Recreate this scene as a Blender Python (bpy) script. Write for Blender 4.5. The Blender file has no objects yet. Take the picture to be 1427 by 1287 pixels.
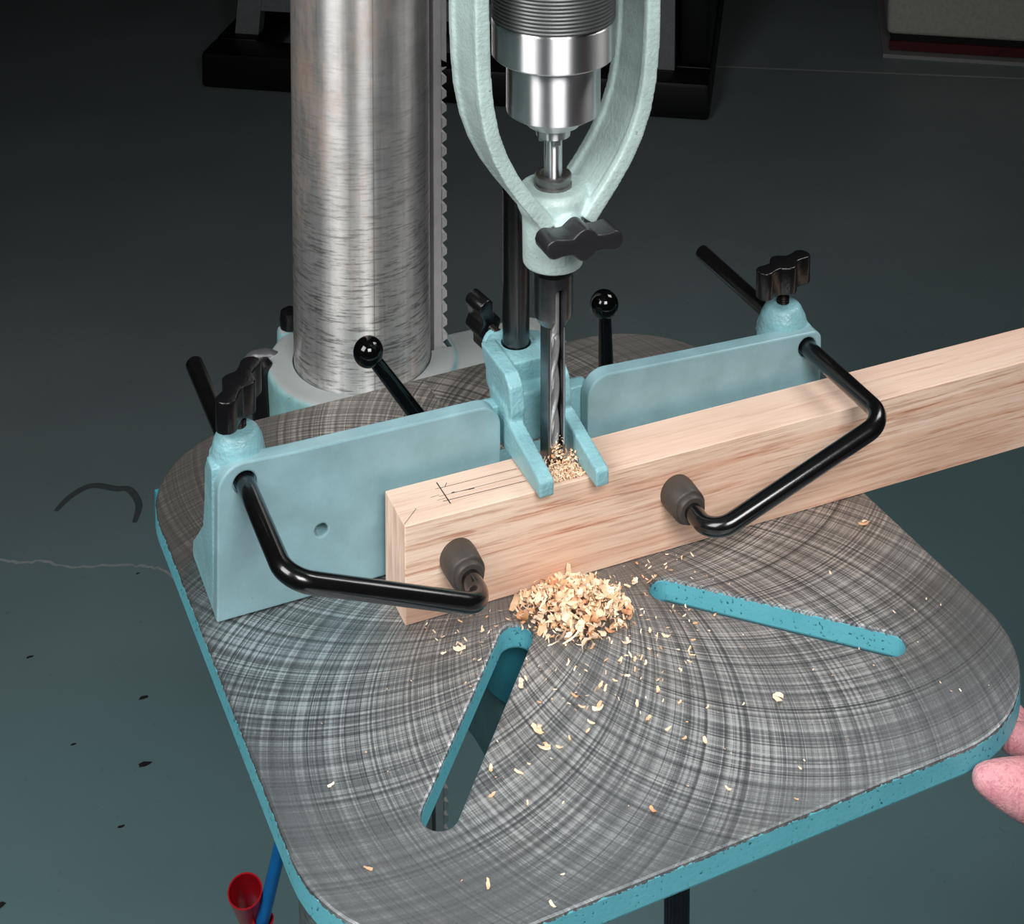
import bpy, bmesh, math, random
from mathutils import Vector, Matrix
PI = math.pi
random.seed(7)
SC = bpy.context.scene
COL = SC.collection
TZ = 0.90          # table top height above the floor (everything below is written with the table top at z=0)
FZ = -TZ

# ------------------------------------------------------------------ camera
cam = bpy.data.cameras.new('camera')
cam.sensor_width = 36.0
cam.sensor_fit = 'HORIZONTAL'
cam.lens = 2362.6 / 1427.0 * 36.0
cam.shift_x = 0.0
cam.shift_y = -(643.5 + 620.07) / 1427.0
cam.clip_start = 0.02
cam.clip_end = 60
co = bpy.data.objects.new('camera', cam)
COL.objects.link(co)
co.location = (0, 0, TZ + 0.58)
co.rotation_euler = (PI / 2 - 0.073695, 0, -math.radians(22.943))
SC.camera = co
# ------------------------------------------------------------------ world, lights, exposure
W = bpy.data.worlds.new('world')
SC.world = W
W.use_nodes = True
W.node_tree.nodes['Background'].inputs[0].default_value = (0.80, 0.92, 1.0, 1)
W.node_tree.nodes['Background'].inputs[1].default_value = 0.006


def area(name, loc, target, size, power, color, size_y=None, spread=180):
    l = bpy.data.lights.new(name, 'AREA')
    l.energy = power
    l.color = color
    l.shape = 'RECTANGLE'
    l.size = size
    l.size_y = size_y or size
    l.spread = math.radians(spread)      # soft boxes with grids
    o = bpy.data.objects.new(name, l)
    COL.objects.link(o)
    o.location = (loc[0], loc[1], loc[2] + TZ)
    d = Vector(target) - Vector(loc)
    o.rotation_euler = d.to_track_quat('-Z', 'Y').to_euler()
    return o


area('softbox_left', (-0.62, 0.50, 0.95), (0.33, 0.80, 0.05), 0.62, 6.6, (1.0, 0.985, 0.97), 0.7, 120)
area('softbox_front', (0.16, -0.28, 0.98), (0.32, 0.62, 0.0), 0.62, 4.5, (1.0, 0.985, 0.97), 0.5, 90)
area('softbox_right', (1.20, 0.82, 1.05), (0.36, 0.78, 0.0), 0.40, 1.8, (1.0, 0.98, 0.96), 0.5, 100)
SC.view_settings.view_transform = 'Standard'
SC.view_settings.look = 'None'
SC.view_settings.gamma = 1.0
SC.view_settings.use_curve_mapping = False
SC.view_settings.exposure = 0.0


# ------------------------------------------------------------------ material helpers
def s2l(c):
    return tuple(((x / 255) / 12.92 if x / 255 <= .04045 else ((x / 255 + .055) / 1.055) ** 2.4) for x in c)


class NT:
    def __init__(s, name):
        s.m = bpy.data.materials.new(name)
        s.m.use_nodes = True
        s.t = s.m.node_tree
        s.b = s.t.nodes['Principled BSDF']

    def n(s, typ, **kw):
        o = s.t.nodes.new(typ)
        for k, v in kw.items():
            setattr(o, k, v)
        return o

    def put(s, sock, v):
        if isinstance(v, bpy.types.NodeSocket):
            s.t.links.new(v, sock)
        elif isinstance(v, (tuple, list)):
            sock.default_value = tuple(v) + ((1,) if len(v) == 3 and sock.type == 'RGBA' else ())
        else:
            sock.default_value = v

    def set(s, **kw):
        for k, v in kw.items():
            s.put(s.b.inputs[k.replace('_', ' ')], v)

    def math(s, op, a, b=0.0, c=0.0, clamp=False):
        o = s.n('ShaderNodeMath', operation=op, use_clamp=clamp)
        s.put(o.inputs[0], a)
        s.put(o.inputs[1], b)
        s.put(o.inputs[2], c)
        return o.outputs[0]

    def mix(s, f, a, b, blend='MIX'):
        o = s.n('ShaderNodeMix', data_type='RGBA', blend_type=blend)
        s.put(o.inputs[0], f)
        s.put(o.inputs[6], a)
        s.put(o.inputs[7], b)
        return o.outputs[2]

    def obj(s):
        return s.n('ShaderNodeTexCoord').outputs['Object']

    def scale(s, vec, sc, loc=(0, 0, 0), rot=(0, 0, 0)):
        o = s.n('ShaderNodeMapping')
        s.put(o.inputs['Vector'], vec)
        o.inputs['Scale'].default_value = sc
        o.inputs['Location'].default_value = loc
        o.inputs['Rotation'].default_value = rot
        return o.outputs[0]

    def noise(s, vec, scale=5, detail=3, rough=.5, dist=0.0, dim='3D'):
        o = s.n('ShaderNodeTexNoise', noise_dimensions=dim)
        if dim == '1D':
            s.put(o.inputs['W'], vec)
        else:
            s.put(o.inputs['Vector'], vec)
        o.inputs['Scale'].default_value = scale
        o.inputs['Detail'].default_value = detail
        o.inputs['Roughness'].default_value = rough
        o.inputs['Distortion'].default_value = dist
        return o.outputs[0]

    def ramp(s, f, stops):
        o = s.n('ShaderNodeValToRGB')
        s.put(o.inputs[0], f)
        e = o.color_ramp.elements
        while len(e) < len(stops):
            e.new(0.5)
        for i, (p, c) in enumerate(stops):
            e[i].position = p
            c = c if isinstance(c, tuple) else (c, c, c)
            e[i].color = tuple(c) + (1,)
        return o.outputs[0]

    def bump(s, h, strength=.3, dist=.001, normal=None):
        o = s.n('ShaderNodeBump')
        o.inputs['Strength'].default_value = strength
        o.inputs['Distance'].default_value = dist
        s.put(o.inputs['Height'], h)
        if normal is not None:
            s.put(o.inputs['Normal'], normal)
        return o.outputs[0]


def paint(name, rgb, rough=.38, bump=.25, bscale=900, spec=.5, mott=.06, dist=.0006, specks=.24):
    N = NT(name)
    v = N.obj()
    n1 = N.noise(v, 60, 4, .6)
    n2 = N.noise(v, bscale, 2, .5)
    c = s2l(rgb)
    d = tuple(x * (1 - mott * 2) for x in c)
    l = tuple(min(1, x * (1 + mott * 2)) for x in c)
    colr = N.ramp(n1, [(.3, d), (.7, l)])
    sp = N.noise(v, 420, 1, .5)
    spk = N.ramp(sp, [(specks - .04, .60), (specks, 1.0)])
    colr = N.mix(1.0, colr, spk, 'MULTIPLY')
    N.set(Base_Color=colr, Roughness=rough, Normal=N.bump(n2, bump, dist))
    N.b.inputs['Specular IOR Level'].default_value = spec
    return N.m


def plain(name, rgb, rough=.4, metal=0.0, bump=0, bscale=400, var=.1, coat=0):
    N = NT(name)
    v = N.obj()
    c = s2l(rgb)
    n1 = N.noise(v, bscale * .3, 3, .6)
    N.set(Base_Color=N.ramp(n1, [(.3, tuple(x * (1 - var) for x in c)), (.7, tuple(min(1, x * (1 + var)) for x in c))]),
          Roughness=rough, Metallic=metal)
    if bump:
        N.set(Normal=N.bump(N.noise(v, bscale, 3, .6), bump, .0006))
    if coat:
        N.b.inputs['Coat Weight'].default_value = coat
        N.b.inputs['Coat Roughness'].default_value = .08
    return N.m


# ------------------------------------------------------------------ geometry helpers
def new():
    return bmesh.new()


def box(bm, x0, x1, y0, y1, z0, z1, M=None):
    vs = [bm.verts.new((x, y, z)) for z in (z0, z1) for x, y in ((x0, y0), (x1, y0), (x1, y1), (x0, y1))]
    fs = [(3, 2, 1, 0), (4, 5, 6, 7), (0, 1, 5, 4), (1, 2, 6, 5), (2, 3, 7, 6), (3, 0, 4, 7)]
    for f in fs:
        bm.faces.new([vs[i] for i in f])
    if M is not None:
        for v in vs:
            v.co = M @ v.co
    return vs


def frame(d):
    d = Vector(d).normalized()
    u = d.orthogonal().normalized()
    return u, d.cross(u), d


def lathe(bm, prof, org=(0, 0, 0), axis=(0, 0, 1), seg=48, closed=False):
    """prof = [(radius, height)...] revolved about axis through org; ends are capped"""
    if tuple(axis) == (0, 0, 1):
        u, w, d = Vector((1, 0, 0)), Vector((0, 1, 0)), Vector((0, 0, 1))
    else:
        u, w, d = frame(axis)
    org = Vector(org)
    rings = []
    for r, h in prof:
        rings.append([bm.verts.new(org + d * h + (u * math.cos(2 * PI * i / seg) + w * math.sin(2 * PI * i / seg)) * max(r, 1e-6)) for i in range(seg)])
    for a, b in zip(rings, rings[1:]):
        for i in range(seg):
            bm.faces.new((a[i], a[(i + 1) % seg], b[(i + 1) % seg], b[i]))
    if closed:
        a, b = rings[-1], rings[0]
        for i in range(seg):
            bm.faces.new((a[i], a[(i + 1) % seg], b[(i + 1) % seg], b[i]))
    else:
        bm.faces.new(rings[0][::-1])
        bm.faces.new(rings[-1])


def cyl(bm, p0, p1, r0, r1=None, seg=32):
    p0, p1 = Vector(p0), Vector(p1)
    lathe(bm, [(r0, 0), (r0 if r1 is None else r1, (p1 - p0).length)], p0, (p1 - p0) if (p1 - p0).normalized() != Vector((0, 0, 1)) else (0, 0, 1), seg)


def sphere(bm, c, r, seg=32, sc=(1, 1, 1)):
    bmesh.ops.create_uvsphere(bm, u_segments=seg, v_segments=seg // 2, radius=1.0,
                              matrix=Matrix.Translation(c) @ Matrix.Diagonal((r * sc[0], r * sc[1], r * sc[2], 1)))


def fillet(pts, rad, n=10):
    pts = [Vector(p) for p in pts]
    out = [pts[0]]
    for a, b, c in zip(pts, pts[1:], pts[2:]):
        u, w = (a - b).normalized(), (c - b).normalized()
        ang = u.angle(w)
        t = min(rad / math.tan(ang / 2), (a - b).length * .49, (c - b).length * .49)
        r = t * math.tan(ang / 2)
        bis = (u + w).normalized()
        ctr = b + bis * (r / math.sin(ang / 2))
        s, e = b + u * t - ctr, b + w * t - ctr
        tot = s.angle(e)
        ax = s.cross(e).normalized()
        for i in range(n + 1):
            out.append(ctr + Matrix.Rotation(tot * i / n, 3, ax) @ s)
    out.append(pts[-1])
    return out


def tube(bm, pts, r, seg=24, cap=True, round_end=0.0):
    pts = [Vector(p) for p in pts]
    n = len(pts)
    rr = r if isinstance(r, (list, tuple)) else [r] * n
    T = []
    for i in range(n):
        T.append((pts[min(i + 1, n - 1)] - pts[max(i - 1, 0)]).normalized())
    u = T[0].orthogonal().normalized()
    rings = []
    for i in range(n):
        u = (u - T[i] * u.dot(T[i])).normalized()
        w = T[i].cross(u)
        rings.append([bm.verts.new(pts[i] + (u * math.cos(2 * PI * k / seg) + w * math.sin(2 * PI * k / seg)) * rr[i]) for k in range(seg)])
    for a, b in zip(rings, rings[1:]):
        for k in range(seg):
            bm.faces.new((a[k], a[(k + 1) % seg], b[(k + 1) % seg], b[k]))
    if cap:
        for ring, t, flip in ((rings[0], -T[0], True), (rings[-1], T[-1], False)):
            if round_end:
                c = sum((v.co for v in ring), Vector()) / seg
                r2 = [bm.verts.new(c + (v.co - c) * .72 + t * round_end) for v in ring]
                for k in range(seg):
                    f = (ring[k], ring[(k + 1) % seg], r2[(k + 1) % seg], r2[k])
                    bm.faces.new(f[::-1] if flip else f)
                ring = r2
            bm.faces.new(ring[::-1] if flip else ring)


def poly_round(pts, rads, n=6):
    out = []
    m = len(pts)
    for i in range(m):
        r = rads[i] if isinstance(rads, (list, tuple)) else rads
        a, b, c = Vector(pts[i - 1]), Vector(pts[i]), Vector(pts[(i + 1) % m])
        if r <= 0:
            out.append(tuple(b))
            continue
        u, w = (a - b).normalized(), (c - b).normalized()
        ang = u.angle(w)
        t = min(r / math.tan(ang / 2), (a - b).length * .49, (c - b).length * .49)
        rr = t * math.tan(ang / 2)
        ctr = b + (u + w).normalized() * (rr / math.sin(ang / 2))
        a0 = math.atan2(*(b + u * t - ctr).yx)
        a1 = math.atan2(*(b + w * t - ctr).yx)
        d = (a1 - a0 + PI) % (2 * PI) - PI
        for k in range(n + 1):
            q = a0 + d * k / n
            out.append((ctr.x + rr * math.cos(q), ctr.y + rr * math.sin(q)))
    return out


def circle2(cx, cy, r, n=24):
    return [(cx + r * math.cos(2 * PI * i / n), cy + r * math.sin(2 * PI * i / n)) for i in range(n)]


def prism(bm, outer, holes, a, b, place):
    """flat plate with holes: 2D outline(s) filled and extruded from a to b; place(p,q,h)->xyz"""
    loops = [outer] + list(holes)
    tmp = bmesh.new()
    edges = []
    L = []
    for lp in loops:
        vs = [tmp.verts.new((p[0], p[1], 0)) for p in lp]
        L.append(len(vs))
        for i in range(len(vs)):
            edges.append(tmp.edges.new((vs[i], vs[(i + 1) % len(vs)])))
    tmp.verts.index_update()
    bmesh.ops.triangle_fill(tmp, use_beauty=True, use_dissolve=False, edges=edges, normal=(0, 0, 1))
    tmp.verts.index_update()
    tris = [[v.index for v in f.verts] for f in tmp.faces]
    cos = [(v.co.x, v.co.y) for v in tmp.verts]
    tmp.free()
    A = [bm.verts.new(place(p, q, a)) for p, q in cos]
    B = [bm.verts.new(place(p, q, b)) for p, q in cos]
    for t in tris:
        bm.faces.new([A[i] for i in t][::-1])
        bm.faces.new([B[i] for i in t])
    k = 0
    for n in L:
        for i in range(n):
            j = (i + 1) % n
            bm.faces.new((A[k + i], A[k + j], B[k + j], B[k + i]))
        k += n
    bmesh.ops.recalc_face_normals(bm, faces=bm.faces[:])


XZ = lambda p, q, h: (p, h, q)
XY = lambda p, q, h: (p, q, h)
YZ = lambda p, q, h: (h, p, q)


def bevel(bm, w, seg=2, ang=35):
    bmesh.ops.dissolve_limit(bm, angle_limit=math.radians(1), verts=bm.verts[:], edges=bm.edges[:])
    es = [e for e in bm.edges if len(e.link_faces) == 2 and e.calc_face_angle(0) > math.radians(ang)]
    bmesh.ops.bevel(bm, geom=es, offset=w, segments=seg, profile=.5, affect='EDGES', clamp_overlap=True)


ORG = {}
MODE = {'rot': None}


def to_mesh(name, bm, sharp=35):
    bm.normal_update()
    for f in bm.faces:
        f.smooth = True
    for e in bm.edges:
        if len(e.link_faces) == 2 and e.calc_face_angle(0) > math.radians(sharp):
            e.smooth = False
    me = bpy.data.meshes.new(name)
    bm.to_mesh(me)
    bm.free()
    return me


def obj(name, bm, m, parent=None, sharp=35, org=None, label=None, mats=None):
    """link ONE mesh; vertices are given in scene coordinates and stored about the origin of the object"""
    if parent is None:
        o0 = Vector(org) if org is not None else Vector((0, 0, 0))
    else:
        o0 = ORG[parent.name]
    if not isinstance(bm, bpy.types.Mesh):
        bmesh.ops.translate(bm, verts=bm.verts[:], vec=-o0)
        me = to_mesh(name, bm, sharp)
    else:
        me = bm
        me.transform(Matrix.Translation(-o0))
    if mats:
        for x in mats:
            me.materials.append(x)
    elif m is not None:
        me.materials.append(m)
    o = bpy.data.objects.new(name, me)
    COL.objects.link(o)
    if parent is not None:
        o.parent = parent
        ORG[o.name] = o0
    else:
        o.location = o0 + Vector((0, 0, TZ))
        ORG[o.name] = o0
    if label:
        o['label'] = label
    return o


def thing(name, label, cat, loc, group=None, rotz=0.0):
    o = bpy.data.objects.new(name, None)
    COL.objects.link(o)
    o.empty_display_size = .02
    o.location = Vector(loc) + Vector((0, 0, TZ))
    o.rotation_euler = (0, 0, rotz)
    ORG[o.name] = Vector(loc) if not rotz else Vector((0, 0, 0))
    o['label'] = label
    o['category'] = cat
    if group:
        o['group'] = group
    return o


def tag(o, label, cat, group=None, kind=None):
    o['label'] = label
    o['category'] = cat
    if group:
        o['group'] = group
    if kind:
        o['kind'] = kind
    return o


def bake(adds, cuts=(), voxel=0.0, smooth=0, post_cuts=()):
    """union the solids in adds, optionally fuse and soften them like a casting, cut holes; returns a plain mesh"""
    tmp = []

    def mk(bm, nm):
        me = bpy.data.meshes.new(nm)
        bmesh.ops.recalc_face_normals(bm, faces=bm.faces[:])
        bm.to_mesh(me)
        bm.free()
        o = bpy.data.objects.new(nm, me)
        COL.objects.link(o)
        tmp.append(o)
        return o
    base = mk(adds[0], 'tmp')
    if voxel:
        j = bmesh.new()
        j.from_mesh(base.data)
        for a in adds[1:]:
            q = bpy.data.meshes.new('q')
            bmesh.ops.recalc_face_normals(a, faces=a.faces[:])
            a.to_mesh(q)
            a.free()
            j.from_mesh(q)
            bpy.data.meshes.remove(q)
        j.to_mesh(base.data)
        j.free()
        md = base.modifiers.new('r', 'REMESH')
        md.mode = 'VOXEL'
        md.voxel_size = voxel
        if smooth:
            md = base.modifiers.new('s', 'SMOOTH')
            md.factor = .5
            md.iterations = smooth
    else:
        for a in adds[1:]:
            md = base.modifiers.new('u', 'BOOLEAN')
            md.operation = 'UNION'
            md.solver = 'EXACT'
            md.object = mk(a, 'tmp')
    for c in list(cuts) + list(post_cuts):
        md = base.modifiers.new('c', 'BOOLEAN')
        md.operation = 'DIFFERENCE'
        md.solver = 'EXACT'
        md.object = mk(c, 'tmp')
    dg = bpy.context.evaluated_depsgraph_get()
    dg.update()
    me = bpy.data.meshes.new_from_object(base.evaluated_get(dg))
    for o in tmp:
        d = o.data
        bpy.data.objects.remove(o)
        bpy.data.meshes.remove(d)
    bm = bmesh.new()
    bm.from_mesh(me)
    bpy.data.meshes.remove(me)
    return bm


# ------------------------------------------------------------------ materials
M_FENCE = paint('fence_paint', (136, 172, 180), .34, .12, 700, specks=.20)
M_CAST = paint('cast_paint', (132, 180, 188), .36, .6, 520, dist=.0009)
M_YOKE = paint('yoke_paint', (186, 208, 205), .36, .5, 520, dist=.0008)
M_TEAL = paint('table_paint', (58, 148, 166), .42, .5, 500)
M_DUSTY = paint('bracket_paint', (128, 170, 172), .5, .3, 400, mott=.1)
_N = M_DUSTY.node_tree
_g = _N.nodes.new('ShaderNodeNewGeometry'); _s = _N.nodes.new('ShaderNodeSeparateXYZ'); _r = _N.nodes.new('ShaderNodeMapRange'); _m = _N.nodes.new('ShaderNodeMix')
_m.data_type = 'RGBA'                                    # grey wood dust has settled on the upward faces
_N.links.new(_g.outputs['Normal'], _s.inputs[0]); _N.links.new(_s.outputs[2], _r.inputs[0])
_r.inputs[1].default_value = .6; _r.inputs[2].default_value = .95; _r.inputs[4].default_value = .85
_b = _N.nodes['Principled BSDF']
_src = _b.inputs['Base Color'].links[0].from_socket
_N.links.new(_r.outputs[0], _m.inputs[0]); _N.links.new(_src, _m.inputs[6]); _m.inputs[7].default_value = s2l((158, 158, 158)) + (1,)
_N.links.new(_m.outputs[2], _b.inputs['Base Color'])
M_BLACK = plain('black_plastic', (17, 17, 19), .24, 0, .25, 500)
M_ROD = plain('black_oxide_rod', (12, 12, 13), .22, 0, .06, 300, coat=.4)
M_GLOSS = plain('glossy_black', (7, 7, 8), .07)
M_RUBBER = plain('brown_black_rubber', (62, 56, 52), .50, 0, .2, 600)
M_SCREW = plain('black_screw', (32, 28, 26), .35, .6)
M_DARKSTEEL = plain('dark_steel', (92, 90, 90), .30, 1.0, .1, 300)
M_GREYKNURL = plain('grey_sleeve', (92, 94, 95), .42, .5)
M_HOLE = plain('dark_recess', (18, 18, 18), .7)


def chuck_mat():
    N = NT('turned_steel')
    v = N.obj()
    sep = N.n('ShaderNodeSeparateXYZ')
    N.put(sep.inputs[0], v)
    n = N.noise(sep.outputs[2], 1800, 3, .7, dim='1D')
    t = N.n('ShaderNodeTangent', direction_type='RADIAL', axis='Z')
    N.set(Base_Color=(.95, .95, .97), Metallic=1.0, Roughness=N.math('MULTIPLY_ADD', n, .06, .36),
          Anisotropic=1.0, Anisotropic_Rotation=.25, Tangent=t.outputs[0], Normal=N.bump(n, .05, .0002))
    return N.m


M_CHUCK = chuck_mat()
M_BRIGHT = plain('bright_steel', (225, 225, 228), .30, .9)
M_CHISEL = plain('tool_steel', (120, 120, 122), .32, 1.0, .05, 300, .2)


def column_mat():
    N = NT('worn_column_steel')
    v = N.obj()
    sep = N.n('ShaderNodeSeparateXYZ')
    N.put(sep.inputs[0], v)
    z = N.math('ADD', sep.outputs[2], FZ)                       # height above the table top
    fine = N.noise(N.scale(v, (140, 140, 1700)), 1.0, 4, .7)
    band = N.noise(N.scale(v, (60, 60, 620), rot=(0.05, 0.08, 0)), 1.0, 4, .75)
    vert = N.noise(N.scale(v, (220, 220, 6)), 1.0, 3, .6)
    mott = N.noise(v, 45, 5, .7)
    rust = N.noise(N.scale(v, (1, 1, .40), loc=(3.1, .7, .2)), 30, 6, .75)
    low = N.math('MULTIPLY_ADD', z, -5.0, 1.25, clamp=True)     # collar travel has scratched the lower part darker
    dark = N.ramp(band, [(.38, .40), (.50, 1.0)])
    c = N.mix(N.ramp(mott, [(.35, 0.0), (.7, 1.0)]), (.66, .65, .64), (.86, .85, .84))
    c = N.mix(N.ramp(vert, [(.35, .35), (.55, 0.0)]), c, (.40, .39, .38))
    c = N.mix(N.math('MULTIPLY', low, N.math('MULTIPLY_ADD', low, .5, .5)), c, N.mix(1.0, c, dark, 'MULTIPLY'))
    x = sep.outputs[0]
    seam = N.math('LESS_THAN', N.math('ABSOLUTE', N.math('ADD', x, .0059)), .00035)
    c = N.mix(N.math('MULTIPLY', seam, .6), c, (.20, .20, .20))
    left = N.math('MULTIPLY_ADD', x, -45.0, -1.05, clamp=True)  # rust bloom on the left flank, worst higher up
    hi = N.math('MULTIPLY_ADD', z, 6.0, -.10, clamp=True)
    amt = N.math('MULTIPLY_ADD', N.math('MULTIPLY', left, hi), .20, N.math('SUBTRACT', rust, .06))
    rm = N.ramp(amt, [(.50, 0.0), (.82, .75)])
    c = N.mix(rm, c, N.mix(mott, s2l((214, 164, 124)), s2l((170, 112, 76))))
    rough = N.math('MULTIPLY_ADD', fine, .16, .30)
    rough = N.math('MULTIPLY_ADD', rm, .2, rough)
    t = N.n('ShaderNodeTangent', direction_type='RADIAL', axis='Z')
    N.set(Base_Color=c, Metallic=N.math('MULTIPLY_ADD', rm, -.45, .80), Roughness=rough, Anisotropic=.95, Anisotropic_Rotation=.25,
          Tangent=t.outputs[0], Normal=N.bump(N.math('ADD', fine, N.math('MULTIPLY', band, .7)), .08, .0004))
    return N.m


M_COLUMN = column_mat()


def table_mat():
    """ground cast iron: two crossing families of grinding-wheel arcs swept about the table centre, painted flanks"""
    N = NT('ground_cast_iron')
    v = N.obj()
    sep = N.n('ShaderNodeSeparateXYZ')
    N.put(sep.inputs[0], v)
    wob = N.noise(v, 18, 2, .5)
    x, y, z = sep.outputs[0], sep.outputs[1], sep.outputs[2]
    r = N.math('SQRT', N.math('ADD', N.math('MULTIPLY', x, x), N.math('MULTIPLY', y, y)))
    r = N.math('MAXIMUM', r, .030)
    th = N.math('ARCTAN2', x, N.math('MULTIPLY', y, -1.0))

    def fam(R, D, sgn, K, det, off):
        num = N.math('ADD', N.math('MULTIPLY', r, r), D * D - R * R)
        den = N.math('MULTIPLY', r, 2 * D)
        ac = N.math('ARCCOSINE', N.math('MAXIMUM', N.math('MINIMUM', N.math('DIVIDE', num, den), .999), -.999))
        phi = N.math('MULTIPLY_ADD', ac, sgn, th)
        w = N.math('ADD', phi, off)
        a = N.noise(w, K, det, .75, dim='1D')
        b = N.noise(w, K * .22, 1, .5, dim='1D')
        return N.math('ADD', N.math('MULTIPLY', a, .84), N.math('MULTIPLY', b, .16))
    A = fam(.135, .112, 1.0, 60, 6, 1.3)
    B = fam(.150, .125, -1.0, 46, 6, 5.1)
    def lines(R, D, sgn, K, off):
        num = N.math('ADD', N.math('MULTIPLY', r, r), D * D - R * R)
        ac = N.math('ARCCOSINE', N.math('MAXIMUM', N.math('MINIMUM', N.math('DIVIDE', num, N.math('MULTIPLY', r, 2 * D)), .999), -.999))
        phi = N.math('MULTIPLY_ADD', ac, sgn, th)
        j = N.noise(phi, 7, 2, .5, dim='1D')
        c = N.math('COSINE', N.math('ADD', N.math('MULTIPLY', phi, K), N.math('MULTIPLY', j, off)))
        return N.ramp(c, [(.86, 0.0), (.97, 1.0)])
    dl = N.math('MAXIMUM', lines(.135, .112, 1.0, 92.0, 5.0), N.math('MULTIPLY', lines(.150, .125, -1.0, 74.0, 7.0), .7))
    sA = N.ramp(A, [(.39, 0.0), (.59, 1.0)])
    sB = N.ramp(B, [(.39, 0.0), (.59, 1.0)])
    s = N.math('ADD', N.math('MULTIPLY', sA, .5), N.math('MULTIPLY', sB, .5))
    patch = N.noise(v, 14, 3, .6)
    grit = N.noise(v, 900, 2, .7)
    # arcs fade near the corners and the middle where the iron is dull
    fade = N.math('MULTIPLY', N.ramp(N.math('MULTIPLY', r, 5.0), [(.22, .35), (.42, 1.0), (.80, 1.0), (1.0, .35)]),
                  N.ramp(patch, [(.30, .45), (.62, 1.0)]))
    s2 = N.math('MULTIPLY_ADD', N.math('SUBTRACT', N.math('MULTIPLY_ADD', dl, -.22, s), .47), fade, N.math('MULTIPLY_ADD', fade, .14, .35))
    s3 = N.math('MULTIPLY_ADD', N.math('SUBTRACT', grit, .5), .22, s2)
    col = N.ramp(s3, [(.12, (.10, .112, .120)), (.46, (.29, .312, .325)), (.78, (.78, .82, .84))])
    stain = N.ramp(N.noise(v, 9, 4, .6), [(.50, 0.0), (.72, .45)])
    back = N.math('MULTIPLY_ADD', y, 9.0, .05, clamp=True)      # oily brown patina at the back of the table
    col = N.mix(N.math('MAXIMUM', stain, N.math('MULTIPLY', back, .75)), col, N.mix(1.0, col, (.80, .67, .56), 'MULTIPLY'))
    # paint on the flanks, with a ragged boundary
    g = N.n('ShaderNodeNewGeometry')
    edge = N.math('MULTIPLY_ADD', N.noise(v, 420, 2, .7), .0030, -.0028)
    pm = N.math('LESS_THAN', z, edge)
    pn = N.noise(v, 480, 2, .5)
    pc = N.mix(N.ramp(pn, [(.30, 1.0), (.36, 0.0)]), N.mix(N.noise(v, 50, 3, .6), s2l((86, 168, 182)), s2l((112, 190, 204))), s2l((48, 104, 116)))
    col = N.mix(pm, col, pc)
    inv = N.math('SUBTRACT', 1.0, pm)
    N.set(Base_Color=col, Metallic=N.math('MULTIPLY', inv, .80),
          Roughness=N.math('MULTIPLY_ADD', s3, -.14, .50), Anisotropic=N.math('MULTIPLY', inv, .65), Anisotropic_Rotation=.25,
          Tangent=N.n('ShaderNodeTangent', direction_type='RADIAL', axis='Z').outputs[0],
          Normal=N.bump(N.math('MULTIPLY_ADD', N.math('MULTIPLY', s2, inv), 1.0, N.math('MULTIPLY', pn, pm)), .30, .0005))
    return N.m


M_TABLE = table_mat()


def wood_mat(name='ash_wood', top=True):
    N = NT(name)
    v = N.obj()
    g = N.n('ShaderNodeNewGeometry')
    ns = N.n('ShaderNodeSeparateXYZ')
    N.put(ns.inputs[0], g.outputs['True Normal'])
    warp = N.noise(N.scale(v, (3.0, 14, 14)), 1, 2, .5)
    vv = N.n('ShaderNodeVectorMath', operation='MULTIPLY_ADD')
    N.put(vv.inputs[0], warp)
    vv.inputs[1].default_value = (0, .010, .010)
    N.put(vv.inputs[2], v)
    p = vv.outputs[0]
    rings = N.noise(N.scale(p, (.8, 90, 110), rot=(0, .018, .02)), 1.0, 3, .6)
    fib = N.noise(N.scale(p, (14, 700, 700), rot=(0, .018, .02)), 1.0, 3, .7)
    streak = N.noise(N.scale(p, (24, 620, 680), rot=(0, .018, .02)), 1.0, 3, .65)
    big = N.noise(N.scale(v, (5, 20, 25)), 1.0, 2, .5)
    base = N.ramp(rings, [(.30, s2l((242, 208, 184))), (.50, s2l((250, 226, 204))), (.68, s2l((234, 192, 166)))])
    base = N.mix(N.ramp(big, [(.42, 0.0), (.62, .55)]), base, s2l((214, 158, 128)))
    pores = N.math('MULTIPLY', N.ramp(streak, [(.51, 0.0), (.62, 1.0)]), N.ramp(rings, [(.40, .30), (.58, 1.0)]))
    base = N.mix(N.math('MULTIPLY', pores, .75), base, s2l((166, 94, 62)))
    base = N.mix(.30, base, N.ramp(fib, [(.35, s2l((196, 142, 112))), (.65, s2l((252, 228, 206)))]))
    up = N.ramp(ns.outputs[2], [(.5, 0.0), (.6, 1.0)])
    topc = N.mix(.55, base, s2l((216, 188, 172)))  # top face darkened in its colour to offset the strong light there
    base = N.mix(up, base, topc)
    # end grain
    en = N.ramp(N.math('ABSOLUTE', ns.outputs[0]), [(.7, 0.0), (.8, 1.0)])
    er = N.noise(N.scale(v, (10, 420, 30)), 1.0, 3, .6)
    ec = N.ramp(er, [(.35, s2l((230, 184, 158))), (.6, s2l((254, 224, 202)))])
    base = N.mix(en, base, ec)
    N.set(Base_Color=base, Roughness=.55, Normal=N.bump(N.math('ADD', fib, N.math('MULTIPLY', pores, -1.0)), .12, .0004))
    N.b.inputs['Specular IOR Level'].default_value = .3
    return N.m


M_WOOD = wood_mat()


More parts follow.
